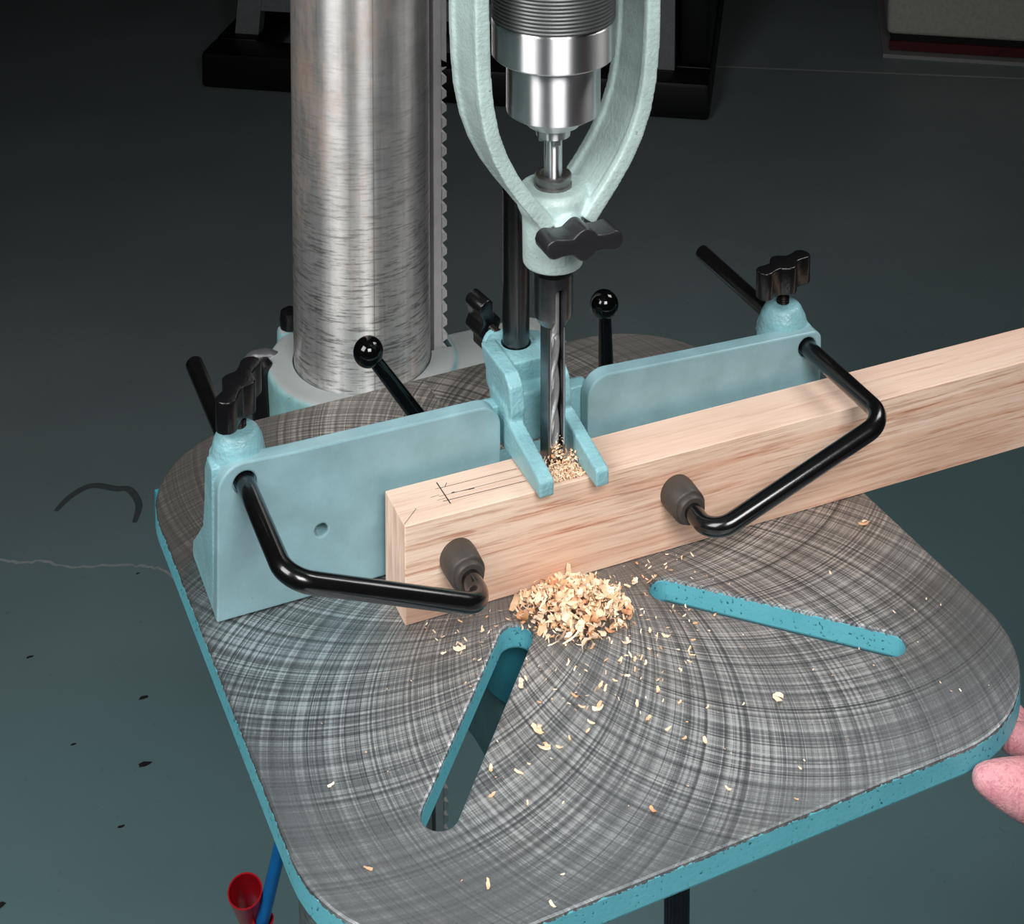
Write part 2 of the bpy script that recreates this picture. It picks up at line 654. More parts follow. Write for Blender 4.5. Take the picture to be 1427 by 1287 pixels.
def chip_mat():
    N = NT('shaving_wood')
    oi = N.n('ShaderNodeObjectInfo')
    at = N.n('ShaderNodeAttribute', attribute_name='tint')
    n = N.noise(N.obj(), 160, 2, .5)
    f = N.math('ADD', N.math('MULTIPLY', at.outputs['Fac'], .8), N.math('MULTIPLY', n, .3))
    N.set(Base_Color=N.ramp(f, [(.15, s2l((252, 236, 212))), (.65, s2l((246, 214, 178))), (1.05, s2l((216, 152, 106)))]), Roughness=.6)
    N.b.inputs['Specular IOR Level'].default_value = .2
    return N.m


M_CHIP = chip_mat()


def floor_mat():
    N = NT('painted_concrete')
    v = N.obj()
    n1 = N.noise(v, 2.2, 4, .55)
    n2 = N.noise(v, 60, 4, .6)
    n3 = N.noise(N.scale(v, (10, 60, 1), rot=(0, 0, .35)), 1.0, 3, .7)
    c = N.ramp(n1, [(.35, s2l((145, 156, 158))), (.65, s2l((157, 168, 170)))])
    c = N.mix(N.ramp(n2, [(.25, .5), (.34, 0.0)]), c, s2l((104, 116, 120)))
    # colour shifts bluer-green towards the front of the machine
    sep = N.n('ShaderNodeSeparateXYZ')
    N.put(sep.inputs[0], v)
    c = N.mix(N.math('MULTIPLY_ADD', sep.outputs[1], -1.1, 3.0, clamp=True), c, N.mix(1.0, c, (.76, 1.10, 1.14), 'MULTIPLY'))
    b = N.math('ADD', N.math('MULTIPLY', n2, .4), N.ramp(n3, [(.6, 0.0), (.75, -1.0)]))
    N.set(Base_Color=c, Roughness=.45, Normal=N.bump(b, .35, .003))
    N.b.inputs['Specular IOR Level'].default_value = .3
    return N.m


M_FLOOR = floor_mat()
M_WALL = plain('wall_paint', (88, 84, 76), .8, 0, .1, 20)


def skin_mat():
    N = NT('skin')
    v = N.obj()
    n = N.noise(v, 40, 4, .6)
    wr = N.noise(N.scale(v, (420, 420, 90), rot=(.3, .6, .3)), 1.0, 3, .6)
    c = N.ramp(n, [(.3, s2l((206, 134, 144))), (.7, s2l((222, 166, 170)))])
    c = N.mix(N.ramp(wr, [(.34, .45), (.48, 0.0)]), c, s2l((176, 92, 108)))
    N.set(Base_Color=c, Roughness=.45, Normal=N.bump(N.math('ADD', wr, N.math('MULTIPLY', N.noise(v, 900, 2, .5), .4)), .7, .0012))
    N.b.inputs['Subsurface Weight'].default_value = .12
    N.b.inputs['Subsurface Radius'].default_value = (.006, .002, .001)
    return N.m


M_SKIN = skin_mat()

# ================================================================== SETTING
bm = new()
box(bm, -3.0, 6.0, -2.0, 7.0, FZ - .05, FZ)
fl = obj('floor', bm, M_FLOOR)
fl['kind'] = 'structure'
for nm, b in (('wall_back', (-3.0, 6.0, 7.0, 7.1)), ('wall_right', (6.0, 6.1, -2.0, 7.0)), ('wall_left', (-3.1, -3.0, -2.0, 7.0))):
    bm = new()
    box(bm, b[0], b[1], b[2], b[3], FZ, FZ + 2.9)
    w = obj(nm, bm, M_WALL)
    w['kind'] = 'structure'


def strip(bm, pts, w, z, rnd=None):
    vs = []
    n = len(pts)
    for i in range(n):
        a, b = Vector(pts[max(i - 1, 0)]), Vector(pts[min(i + 1, n - 1)])
        d = (b - a).normalized()
        q = Vector((-d.y, d.x))
        ww = (w[i] if isinstance(w, (list, tuple)) else w) * .5
        if rnd:
            ww *= rnd.uniform(.5, 1.3)
        p = Vector(pts[i])
        vs.append((bm.verts.new((p.x + q.x * ww, p.y + q.y * ww, z)), bm.verts.new((p.x - q.x * ww, p.y - q.y * ww, z))))
    for a, b in zip(vs, vs[1:]):
        bm.faces.new((a[0], a[1], b[1], b[0]))


rn = random.Random(3)
crk = [(0.2085, 2.2178), (0.235, 2.200), (0.262, 2.193), (.2926, 2.1624), (.33, 2.155), (.36, 2.140), (.385, 2.128), (.402, 2.115), (0.4154, 2.0866), (.435, 2.062), (.455, 2.045)]
bm = new()
pp = []
for a, b in zip(crk, crk[1:]):
    for k in range(5):
        t = k / 5
        pp.append((a[0] + (b[0] - a[0]) * t + rn.uniform(-.0015, .0015), a[1] + (b[1] - a[1]) * t + rn.uniform(-.0025, .0025)))
strip(bm, pp, .0045, FZ + .0006, rn)
obj('floor_crack', bm, plain('crack_filler', (190, 196, 198), .8), fl)
def smooth_path(p, n=6):
    p = [Vector(q) for q in p]
    out = []
    for i in range(len(p) - 1):
        a, b, c, d = p[max(i - 1, 0)], p[i], p[i + 1], p[min(i + 2, len(p) - 1)]
        for k in range(n):
            t = k / n
            out.append(.5 * ((2 * b) + (c - a) * t + (2 * a - 5 * b + 4 * c - d) * t * t + (3 * b - a - 3 * c + d) * t ** 3))
    return out + [p[-1]]


bm = new()
arc = [(.290, 2.292), (.315, 2.318), (.345, 2.330), (.375, 2.310), (.392, 2.300), (.398, 2.262), (.385, 2.225)]
arc = smooth_path(arc)
strip(bm, arc, [.004 + .008 * math.sin(PI * (i + .5) / len(arc)) ** .5 for i in range(len(arc))], FZ + .0006)
obj('floor_scuff', bm, plain('scuff_mark', (94, 104, 107), .6), fl)
bm = new()
jn = [(1.2, 3.76), (1.9428, 3.3606), (2.5506, 3.0225), (3.4, 2.55)]
strip(bm, jn, .010, FZ + .0006)
obj('floor_joint', bm, plain('joint_filler', (190, 194, 194), .8), fl)
# dark pits in the floor paint
bm = new()
for x, y, r in ((.222, 2.02, .006), (.318, 1.80, .010), (.463, 1.79, .007), (.28, 1.725, .005), (.1475, 1.675, .010), (.37, 2.12, .004), (.84, 1.12, .010), (.89, 1.10, .006), (.25, 1.86, .004), (.335, 1.90, .008)):
    c = [bm.verts.new((x + r * math.cos(a) * .8 * rn.uniform(.6, 1.3), y + .4 * r * math.sin(a) * rn.uniform(.6, 1.3), FZ + .0006)) for a in [k * PI / 4 for k in range(8)]]
    bm.faces.new(c)
pit = obj('paint_pits', bm, plain('pit_dark', (44, 44, 44), .8), fl)
pit['kind'] = 'stuff'

# ================================================================== DRILL PRESS
CX, CY = 0.3236, 1.0140            # column axis
SX, SY = 0.3449, 0.7612            # spindle / chisel axis
TR = math.radians(1.78)            # table swung slightly on the column
TCX, TCY = SX, SY


def tabp(x, y):
    """table frame (origin under the spindle) -> scene"""
    return (TCX + x * math.cos(TR) - y * math.sin(TR), TCY + x * math.sin(TR) + y * math.cos(TR))


press = thing('drill_press', 'drill press with grey steel column, square grey table top and spinning chuck', 'drill press', (CX, CY, FZ))
bm = new()
lathe(bm, [(.0442, FZ), (.0442, .80)], (CX, CY, 0), seg=128)
column = obj('column', bm, M_COLUMN, press, label='bare steel column with rust stains and scratches')
# (material coordinates relative to the column: object origin sits on the column axis at the floor)
bm = new()
box(bm, CX - .20, CX + .20, CY - .36, CY + .13, FZ, FZ + .035)
bevel(bm, .008, 2)
obj('base_plate', bm, M_TEAL, press)

# rack on the right flank of the column, teeth facing right
bm = new()
rx0, rx1, ry0, ry1 = CX + .0462, CX + .0518, CY - .010, CY + .010
box(bm, rx0, rx1, ry0, ry1, -.42, .80)
z = -.42
P = .0096
while z < .168:
    vs = [bm.verts.new(c) for c in ((rx1 - .0003, ry0, z), (rx1 - .0003, ry0, z + P * .80), (rx1 + .0034, ry0, z + P * .58), (rx1 + .0034, ry0, z + P * .20),
                                    (rx1 - .0003, ry1, z), (rx1 - .0003, ry1, z + P * .80), (rx1 + .0034, ry1, z + P * .58), (rx1 + .0034, ry1, z + P * .20))]
    for f in ((0, 1, 2, 3), (7, 6, 5, 4), (3, 2, 6, 7), (2, 1, 5, 6), (0, 3, 7, 4), (0, 4, 5, 1)):
        bm.faces.new([vs[i] for i in f])
    z += P
box(bm, rx1 - .0002, rx1 + .0034, ry0, ry1, .1682, .80)
bmesh.ops.recalc_face_normals(bm, faces=bm.faces[:])
obj('rack', bm, plain('rack_steel', (214, 210, 212), .45, .15, .1, 200), press, label='toothed grey steel rack')

# table: ground iron plate with two slots
tb_out = poly_round([(-.1785, -.1917), (.1785, -.1917), (.1785, .1820), (-.1785, .1820)], .070, 14)
wdt = .0079


def slot(p0, p1, r, n=12):
    a = math.atan2(p1[1] - p0[1], p1[0] - p0[0])
    out = []
    for k in range(n + 1):
        q = a + PI / 2 + PI * k / n
        out.append((p0[0] + r * math.cos(q), p0[1] + r * math.sin(q)))
    for k in range(n + 1):
        q = a - PI / 2 + PI * k / n
        out.append((p1[0] + r * math.cos(q), p1[1] + r * math.sin(q)))
    return out


slots = [slot((-.0415, -.0450), (-.1150, -.1275), wdt), slot((.0405, -.0465), (.1185, -.1245), wdt)]
# the table is modelled in its own frame, swung by TR about the spindle axis
tp = bpy.data.objects.new('table_top', None)
bm = new()
prism(bm, tb_out, slots, -.0125, 0.0, XY)
bevel(bm, .0014, 2, 60)
me = to_mesh('table_top', bm, 12)
me.materials.append(M_TABLE)
bpy.data.objects.remove(tp)
table = bpy.data.objects.new('table_top', me)
COL.objects.link(table)
table.parent = press
table.location = (TCX - CX, TCY - CY, -FZ)
table.rotation_euler = (0, 0, TR)
table['label'] = 'square grey ground iron table top with arc grinding marks and teal edge'
ORG[table.name] = Vector((0, 0, 0))
# ribs and hub below the table, on the swinging arm of the bracket
bm = new()
for sgn in (1, -1):
    Mx = Matrix.Translation((0, 0, 0)) @ Matrix.Rotation(sgn * PI / 4, 4, 'Z')
    box(bm, -.006, .006, .03, .17, -.045, -.0127, Mx)
lathe(bm, [(.040, -.055), (.042, -.0127)], (0, 0, 0), seg=48)
box(bm, -.17, .17, .150, .160, -.035, -.0127)
rib = to_mesh('table_rib', bm)
rib.materials.append(M_TEAL)
ro = bpy.data.objects.new('table_rib', rib)
COL.objects.link(ro)
ro.parent = table
# bracket: collar round the column and arm to the table hub
a1 = new()
lathe(a1, [(.0615, -.115), (.0615, -.0215), (.0595, -.0195)], (CX, CY, 0), seg=64)
a2 = new()
box(a2, CX + .0, CX + .120, CY - .055, CY + .010, -.105, -.024)
a3 = new()
ang = math.atan2(SY - CY, SX - CX)
Mx = Matrix.Translation((CX, CY, 0)) @ Matrix.Rotation(ang, 4, 'Z')
box(a3, .03, .26, -.034, .034, -.105, -.0555, Mx)
a4 = new()
lathe(a4, [(.034, -.105), (.034, -.0555)], (SX, SY, 0), seg=40)
a5 = new()
cyl(a5, (CX + .115, CY - .055, -.060), (CX + .115, CY + .012, -.060), .036, seg=32)
c1 = new()
lathe(c1, [(.0450, -.2), (.0450, .1)], (CX, CY, 0), seg=96)
c2 = new()
box(c2, CX + .03, CX + .058, CY - .012, CY + .012, -.2, .1)
bm = bake([a1, a2, a3, a4, a5], post_cuts=[c1, c2], voxel=.0016, smooth=4)
bracket = obj('table_bracket', bm, M_DUSTY, press, label='pale dusty teal collar holding the table on the column')
# small lug and knob behind the collar, and the black table lock on its left
bm = new()
box(bm, .281, .292, 1.058, 1.070, -.055, -.018)
bevel(bm, .003, 2)
obj('lug', bm, M_DUSTY, press)
bm = new()
lathe(bm, [(.004, -.010), (.0062, -.008), (.0068, -.002), (.0060, .003), (.003, .005)], (.2890, 1.064, -.010), seg=24)
obj('lug_bolt', bm, M_BLACK, press)
bm = new()
tube(bm, fillet([(.284, 1.040, -.030), (.266, 1.040, -.020), (.2535, 1.036, -.0175), (.2515, 1.034, -.032)], .006), .0046, 16, round_end=.002)
obj('table_lock_lever', bm, plain('lever_chrome', (170, 170, 176), .2, .8), press, label='black and chrome table lock lever')
bm = new()
tube(bm, [(.2600, 1.030, -.020), (.2610, 1.024, -.045), (.2610, 1.020, -.070)], [.0080, .0085, .0065], 16, round_end=.003)
obj('table_lock_grip', bm, M_BLACK, press)
# knurled tie rod below the table front
bm = new()
SEG = 40
rings = []
nz = 150
for i in range(nz + 1):
    zz = -.28 + (.215) * i / nz
    rings.append([bm.verts.new((.3995 + (.0062 + .00045 * (1 if ((i + k) % 4 < 2) != ((i - k) % 4 < 2) else 0)) * math.cos(2 * PI * k / SEG),
                                .7250 + (.0062 + .00045 * (1 if ((i + k) % 4 < 2) != ((i - k) % 4 < 2) else 0)) * math.sin(2 * PI * k / SEG), zz)) for k in range(SEG)])
for a, b in zip(rings, rings[1:]):
    for k in range(SEG):
        bm.faces.new((a[k], a[(k + 1) % SEG], b[(k + 1) % SEG], b[k]))
bm.faces.new(rings[0][::-1])
bm.faces.new(rings[-1])
box(bm, .36, .405, .715, .738, -.070, -.058)
obj('knurled_handle', bm, plain('knurled_steel', (70, 70, 72), .3, 1.0), press, label='dark knurled steel handle under the table')

# head, quill and chuck above
bm = new()
box(bm, CX - .085, CX + .105, SY - .10, CY + .10, .50, .78)
bevel(bm, .02, 3)
obj('head_casting', bm, M_TEAL, press)
bm = new()
lathe(bm, [(.024, .325), (.024, .52)], (SX, SY, 0), seg=48)
obj('quill', bm, M_BRIGHT, press)
bm = new()
lathe(bm, [(.0046, .170), (.0046, .2275), (.0066, .2232), (.0086, .2240), (.0090, .2285), (.0105, .2300), (.0135, .2300), (.0150, .2318), (.0237, .2372), (.0239, .2385), (.0239, .2655),
           (.0300, .2657), (.0312, .2668), (.0313, .2845), (.0308, .2853)], (SX, SY, 0), seg=96)
chuck = obj('chuck', bm, M_CHUCK, press, sharp=25, label='shiny turned steel drill chuck')
bm = new()
pr_ = [(.030, .2853)]
z = .2856
while z < .330:
    pr_ += [(.0308, z), (.0314, z + .0005), (.0314, z + .0011), (.0308, z + .0015)]
    z += .0019
pr_ += [(.024, z)]
lathe(bm, pr_, (SX, SY, 0), seg=72)
obj('chuck_sleeve', bm, M_GREYKNURL, chuck, sharp=60, label='grey ribbed sleeve of the chuck')
bm = new()
for k in range(3):
    a = k * 2 * PI / 3 + .4
    Mx = Matrix.Translation((SX, SY, 0)) @ Matrix.Rotation(a, 4, 'Z')
    box(bm, .0042, .0074, -.0022, .0022, .2205, .2245, Mx)
bevel(bm, .0006, 1)
obj('chuck_jaw', bm, M_BRIGHT, chuck)

# ================================================================== MORTISING YOKE
yoke = thing('mortising_yoke', 'pale teal cast iron yoke hanging round the chuck, holding the chisel', 'mortising yoke', (SX, SY, .157))
YX = .3453
YY = .7602


def arm(sgn):
    cl = [(.0468, .395), (.0468, .33), (.0468, .305), (.0466, .285), (.0460, .268), (.0445, .252), (.0415, .237), (.0370, .2245), (.0310, .2130), (.0235, .2020), (.0165, .1930), (.0105, .185)]
    res = []
    for (t, y0, y1) in ((.0046, -.0190, .0190), (.0076, -.0190, -.0135), (.0076, .0135, .0190)):
        b = new()
        rings = []
        for i, (dx, zz) in enumerate(cl):
            a = Vector(cl[max(i - 1, 0)])
            c = Vector(cl[min(i + 1, len(cl) - 1)])
            d = (c - a).normalized()
            q = Vector((-d.y, d.x))
            rings.append([b.verts.new((YX + sgn * (dx + q.x * s * t * .5), YY + yy, zz + q.y * s * t * .5)) for s, yy in ((-1, y0), (1, y0), (1, y1), (-1, y1))])
        for a, c in zip(rings, rings[1:]):
            for k in range(4):
                b.faces.new((a[k], a[(k + 1) % 4], c[(k + 1) % 4], c[k]))
        b.faces.new(rings[0])
        b.faces.new(rings[-1][::-1])
        res.append(b)
    return res


parts = arm(1) + arm(-1)
b = new()
lathe(b, [(.0152, .157), (.0155, .159), (.0158, .182), (.0185, .188), (.0185, .1945), (.0165, .1975)], (SX, SY, 0), seg=48)
parts.append(b)
b = new()          # front boss for the clamp screw
cyl(b, (SX, .7370, .1815), (SX, .76, .1815), .0085, seg=24)
parts.append(b)
b = new()          # rear lug holding the guide rod
box(b, SX + .0010, SX + .0070, .772, .812, .158, .170)
parts.append(b)
b = new()          # collar clamped on the quill, above the picture
lathe(b, [(.052, .385), (.052, .412)], (YX, YY, 0), seg=48)
parts.append(b)
cc = new()
lathe(cc, [(.0246, .30), (.0246, .5)], (SX, SY, 0), seg=48)
c3 = new()
lathe(c3, [(.0075, .15), (.0075, .22)], (SX, SY, 0), seg=32)
bm = bake(parts, post_cuts=[cc, c3], voxel=.0009, smooth=5)
obj('yoke_casting', bm, M_YOKE, yoke, sharp=60)
bm = new()
lathe(bm, [(.0092, .1965), (.0096, .1972), (.0096, .1988), (.0088, .1995), (.0090, .2010), (.0094, .2018), (.0094, .2035), (.0088, .2040), (.0070, .2040), (.0066, .2034), (.0066, .180), (.0074, .180), (.0074, .1965)],
      (SX, SY, 0), seg=48, closed=True)
obj('sleeve_ring', bm, plain('sleeve_steel', (130, 128, 127), .3, .85), yoke, label='small steel sleeve ring round the shaft')


def knob_outline(L, rc, rl, n=10):
    """wave outline of a two-winged clamp knob: round middle, waisted wings with round tips"""
    pts = []
    N_ = 64
    top = []
    for i in range(N_ + 1):
        x = -L + 2 * L * i / N_
        bul = rc * math.exp(-(x / (rc * .92)) ** 2 * .9)
        e = L - rl
        ax = abs(x)
        if ax > e:
            w = math.sqrt(max(rl * rl - (ax - e) ** 2, 0))
        else:
            w = rl * (1 - .18 * math.sin(PI * min(1, max(0, (ax - rc * .3) / (e - rc * .3)))))
        top.append((x, max(w, bul if ax < e else 0)))
    pts = [(x, h) for x, h in top] + [(x, -h) for x, h in top[::-1][1:-1]]
    return pts


def wing_knob(name, parent, c, axis, along, L, rc, rl, th, scr_len=0.0, scr_r=.0032, seg_thr=4, m=M_BLACK):
    """c = centre of the base of the knob; axis = direction from base to top"""
    c = Vector(c)
    d = Vector(axis).normalized()
    u = Vector(along)
    u = (u - d * u.dot(d)).normalized()
    w = d.cross(u)
    b = new()
    prism(b, knob_outline(L, rc, rl), [], 0, th, lambda p, q, h: c + u * p + w * q + d * h)
    es = [e for e in b.edges if len(e.link_faces) == 2 and e.calc_face_angle(0) > math.radians(60)]
    bmesh.ops.dissolve_limit(b, angle_limit=math.radians(.5), verts=b.verts[:], edges=b.edges[:])
    es = [e for e in b.edges if len(e.link_faces) == 2 and e.calc_face_angle(0) > math.radians(60)]
    bmesh.ops.bevel(b, geom=es, offset=.0009, segments=3, profile=.5, affect='EDGES', clamp_overlap=True)
    k = obj(name, b, m, parent, sharp=50, label='black two-winged plastic clamp knob')
    if scr_len:
        b = new()
        pr_ = []
        n = max(2, int(scr_len / .0013))
        for i in range(n):
            h = -scr_len + scr_len * i / n
            pr_ += [(scr_r * .82, h), (scr_r, h + scr_len / n * .5)]
        pr_.append((scr_r * .82, 0.0003))
        lathe(b, pr_, c, d, 24)
        obj('knob_screw', b, M_SCREW, k, sharp=20)
    return k


wing_knob('clamp_knob', yoke, (SX - .0002, .7372, .1835), (0, -1, 0), (1, 0, -.045), .0208, .0082, .0050, .0150, .006, m=plain('dusty_black_plastic', (40, 40, 43), .34, 0, .25, 500))

# ================================================================== CHISEL AND AUGER
chis = thing('mortising_chisel', 'square hollow mortising chisel of dark steel, slot showing the bit', 'chisel', (SX, SY, .040))
hw = .0049
a = new()
box(a, SX - hw, SX + hw, SY - hw, SY + hw, .0400, .130)
bevel(a, .0003, 1)
b2 = new()
lathe(b2, [(.0070, .1255), (.0100, .1300), (.0103, .1330), (.0103, .1525), (.0072, .1530), (.0072, .178)], (SX, SY, 0), seg=48)
k1 = new()
lathe(k1, [(.0040, .035), (.0040, .185)], (SX, SY, 0), seg=32)
k2 = new()
so = poly_round([(SX - .0030, .0600), (SX + .0034, .0600), (SX + .0034, .1470), (SX - .0030, .1470)], [0, 0, .003, .003], 6)
prism(k2, so, [], SY - .03, SY, XZ)
bm = bake([a, b2], cuts=[k1, k2])
chisel = obj('chisel_body', bm, M_CHISEL, chis, sharp=25)
# polished arrises either side of the slot
bm = new()
for x0, x1 in ((SX - .0037, SX - .0032), (SX + .0038, SX + .0044)):
    box(bm, x0, x1, SY - hw - .00012, SY - hw + .0003, .062, .124)
obj('slot_edge', bm, M_BRIGHT, chis, label='bright ground edges of the chisel slot')
# auger bit: twisted two-lip section
bm = new()
zs = []
z0, z1 = .040, .121
n = 150
K = 20
rings = []
for i in range(n + 1):
    t = i / n
    zz = z0 + (z1 - z0) * t
    tw = 2 * PI * (zz - z0) / .046 + 1.9
    ring = []
    for k in range(K):
        q = 2 * PI * k / K
        rr = .0036 * (.26 + .74 * abs(math.cos(q)) ** .8)
        if t > .93:
            rr = rr + (.0033 - rr) * (t - .93) / .07
        ring.append(bm.verts.new((SX + rr * math.cos(q + tw), SY + rr * math.sin(q + tw), zz)))
    rings.append(ring)
for a, b in zip(rings, rings[1:]):
    for k in range(K):
        bm.faces.new((a[k], a[(k + 1) % K], b[(k + 1) % K], b[k]))
bm.faces.new(rings[0][::-1])
bm.faces.new(rings[-1])
lathe(bm, [(.0033, .1208), (.0033, .1695)], (SX, SY, 0), seg=32)
obj('auger_bit', bm, plain('auger_steel', (236, 236, 238), .24, .75), chis, sharp=50, label='bright twisted auger bit inside the chisel')

# ================================================================== FENCE
fence = thing('mortising_fence', 'pale teal two-plate fence standing on the table behind the board', 'fence', (.345, .80, 0))
FY0, FY1 = .7790, .7880
# left plate
bm = new()
outL = poly_round([(.1737, .0005), (.3235, .0015), (.3235, .0768), (.2100, .0778), (.1752, .0792)], [.001, .002, .0115, .02, .0135], 8)
prism(bm, outL, [circle2(.1885, .0682, .0058), circle2(.2267, .0339, .0034, 20)], FY0, FY1, XZ)
bevel(bm, .0009, 2, 50)
obj('fence_plate', bm, M_FENCE, fence, sharp=12)
bm = new()
outR = poly_round([(.3734, .0015), (.5191, .0005), (.5191, .0745), (.4400, .0770), (.3734, .0795)], [.002, .001, .0050, .02, .0125], 8)
prism(bm, outR, [circle2(.5099, .0664, .0058)], FY0, FY1, XZ)
bevel(bm, .0009, 2, 50)
obj('fence_plate', bm, M_FENCE, fence, sharp=12)
# left end casting with rod boss
A = []
b = new()
prism(b, [(.7865, 0), (.834, 0), (.832, .010), (.822, .019), (.809, .032), (.8045, .050), (.8035, .066), (.7980, .074), (.7865, .074)], [], .1738, .2010, YZ)
A.append(b)
b = new()
cyl(b, (.1885, .787, .0682), (.1885, .806, .0682), .0125)
A.append(b)
b = new()
lathe(b, [(.0150, .055), (.0140, .073), (.0122, .082), (.0100, .0865), (.0085, .0873)], (.1890, .7950, 0), seg=32)
A.append(b)
b = new()
box(b, .1738, .235, .787, .834, 0, .008)
A.append(b)
c1 = new()
cyl(c1, (.1885, .770, .0682), (.1885, .86, .0682), .0053)
bm = bake(A, post_cuts=[c1], voxel=.0010, smooth=5)
obj('rod_boss', bm, M_CAST, fence, sharp=60)
A = []
b = new()
prism(b, [(.7865, 0), (.834, 0), (.832, .010), (.818, .022), (.807, .040), (.8045, .066), (.7865, .070)], [], .4950, .5188, YZ)
A.append(b)
b = new()
cyl(b, (.5080, .787, .0650), (.5080, .811, .0650), .0130)
A.append(b)
b = new()
lathe(b, [(.0158, .050), (.0150, .068), (.0128, .078), (.0100, .0835), (.0085, .0848)], (.5050, .7970, 0), seg=32)
A.append(b)
c1 = new()
cyl(c1, (.5099, .770, .0664), (.5099, .86, .0664), .0053)
bm = bake(A, post_cuts=[c1], voxel=.0010, smooth=5)
obj('rod_boss', bm, M_CAST, fence, sharp=60)
# foot plate on the table, behind the plates, with a central bridge
bm = new()
prism(bm, poly_round([(.236, .788), (.494, .788), (.494, .835), (.375, .842), (.315, .842), (.236, .835)], [0, 0, .006, .006, .006, .006], 5), [], 0, .010, XY)
bevel(bm, .001, 2)
obj('foot_plate', bm, M_CAST, fence)
# stub webs where the plates turn back behind the hold-down foot
for x0, x1 in ((.3145, .3265), (.3665, .3790)):
    bm = new()
    prism(bm, poly_round([(.7885, .009), (.802, .009), (.802, .0700), (.7885, .0700)], [0, 0, .008, .001], 6), [], x0, x1, YZ)
    bevel(bm, .0015, 2)
    obj('web', bm, M_CAST, fence)
wing_knob('clamp_knob', fence, (.1900, .7960, .0950), (0, 0, 1), (.028, .040, 0), .0215, .0085, .0054, .0165, .0105, .0036)
wing_knob('clamp_knob', fence, (.5048, .7970, .0930), (0, 0, 1), (.036, .010, 0), .0200, .0085, .0052, .0160, .0110, .0036)


def lever(base, ball, parent):
    base, ball = Vector(base), Vector(ball)
    b = new()
    d = (ball - base)
    tube(b, [base, base + d * .5, ball - d.normalized() * .004], [.0056, .0044, .0036], 24)
    hub = base - Vector((0, 0, .002))
    lathe(b, [(.0085, -.0098 + hub.z * 0), (.0090, -.004), (.0090, .006), (.0070, .0085)], hub + Vector((0, 0, .008)), seg=28)
    L = obj('clamp_lever', b, M_GLOSS, parent, sharp=40, label='black ball-ended clamp lever')
    b = new()
    sphere(b, ball, .0080, 40)
    obj('ball', b, M_GLOSS, L)


lever((.3200, .8215, .0125), (.2652, .8205, .0962), fence)
lever((.4065, .8215, .0125), (.4032, .8205, .0934), fence)

# ================================================================== HOLD-DOWN FOOT WITH GUIDE ROD
foot = thing('hold_down_foot', 'pale teal forked hold-down foot pressing on the board, on a dark rod', 'hold-down', (.3452, .81, .051))
A = []
WT = .0515
for x0, x1, tip in ((.3258, .3338, .7345), (.3556, .3630, .7318)):
    b = new()
    prism(b, [(tip, WT), (.7990, WT), (.7990, .0750), (.7790, .0740), (.7770, .0690), (tip + .0015, .0605), (tip, .0590)], [], x0, x1, YZ)
    A.append(b)
b = new()       # left cheek rising to the head
prism(b, [(.7765, .060), (.796, .055), (.808, .0780), (.816, .0905), (.797, .0905), (.7820, .0905), (.7755, .0860), (.7730, .0740)], [], .3268, .3350, YZ)
A.append(b)
b = new()
prism(b, [(.7765, .060), (.796, .055), (.808, .0780), (.816, .0905), (.797, .0905), (.7820, .0905), (.7755, .0860), (.7730, .0740)], [], .3552, .3615, YZ)
A.append(b)
b = new()       # web behind the chisel
prism(b, [(.7800, WT), (.7950, WT), (.806, .088), (.7915, .0893), (.7915, .0775), (.7835, .0765)], [], .3320, .3600, YZ)
A.append(b)
b = new()
lathe(b, [(.0155, .0665), (.0163, .0700), (.0163, .0895)], (.3452, .810, 0), seg=40)
A.append(b)
b = new()
lathe(b, [(.007, 0), (.0060, .012)], (.342, .818, .0820), (-.40, .85, .18), 24)
A.append(b)
c1 = new()
lathe(c1, [(.0082, .05), (.0082, .12)], (.3452, .810, 0), seg=32)
bm = bake(A, post_cuts=[c1], voxel=.0008, smooth=4)
obj('foot_casting', bm, M_CAST, foot, sharp=60)
bm = new()
lathe(bm, [(.0073, .064), (.0073, .1745)], (.3452, .810, 0), seg=48)
obj('guide_rod', bm, M_DARKSTEEL, foot, label='dark round steel guide rod')
wing_knob('clamp_knob', foot, (.3385, .8300, .0885), (-.30, .92, .18), (-.28, -.30, 1), .0195, .0078, .0050, .0130, .006)

# ================================================================== BOARD
bd = new()
box(bd, .2578, 1.45, .7419, .7719, 0, .0509)
bevel(bd, .0004, 1)
pk = new()
box(pk, SX - .0052, SX + .0052, SY - .0052, SY + .0052, .030, .06)
bm = bake([bd], cuts=[pk])
for v in bm.verts:
    pass
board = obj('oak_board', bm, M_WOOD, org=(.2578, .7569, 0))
tag(board, 'long pale pinkish oak board lying on its edge against the teal fence', 'board')
bm = new()
Z = .0510
L2 = [((.2838, .7681), (.2843, .7495), .0006), ((.2815, .7632), (.3255, .7627), .0003), ((.2810, .7569), (.3260, .7566), .00022), ((.2815, .7526), (.3260, .7517), .0004),
      ((.2768, .7578), (.2816, .7582), .0002), ((.2885, .7571), (.2975, .7563), .0003), ((.2492 + .0088, .7434), (.2674, .7525), .00025), ((.2790, .7545), (.2838, .7545), .0002),
      ((.2865, .7632), (.2885, .7660), .0003)]
for a, b, w in L2:
    strip(bm, [a, b], w, Z)
for a, w in (((.2885, .7571), .0012), ((.2975, .7564), .0011), ((.2990, .7563), .0009)):
    strip(bm, [(a[0] - .0008, a[1]), (a[0] + .0008, a[1] + .0001)], w * .7, Z + .00002)
pm = obj('pencil_marks', bm, plain('graphite', (52, 44, 40), .6), board, label='pencilled mortise lines on the upper edge')

# ================================================================== HOLD-IN RODS


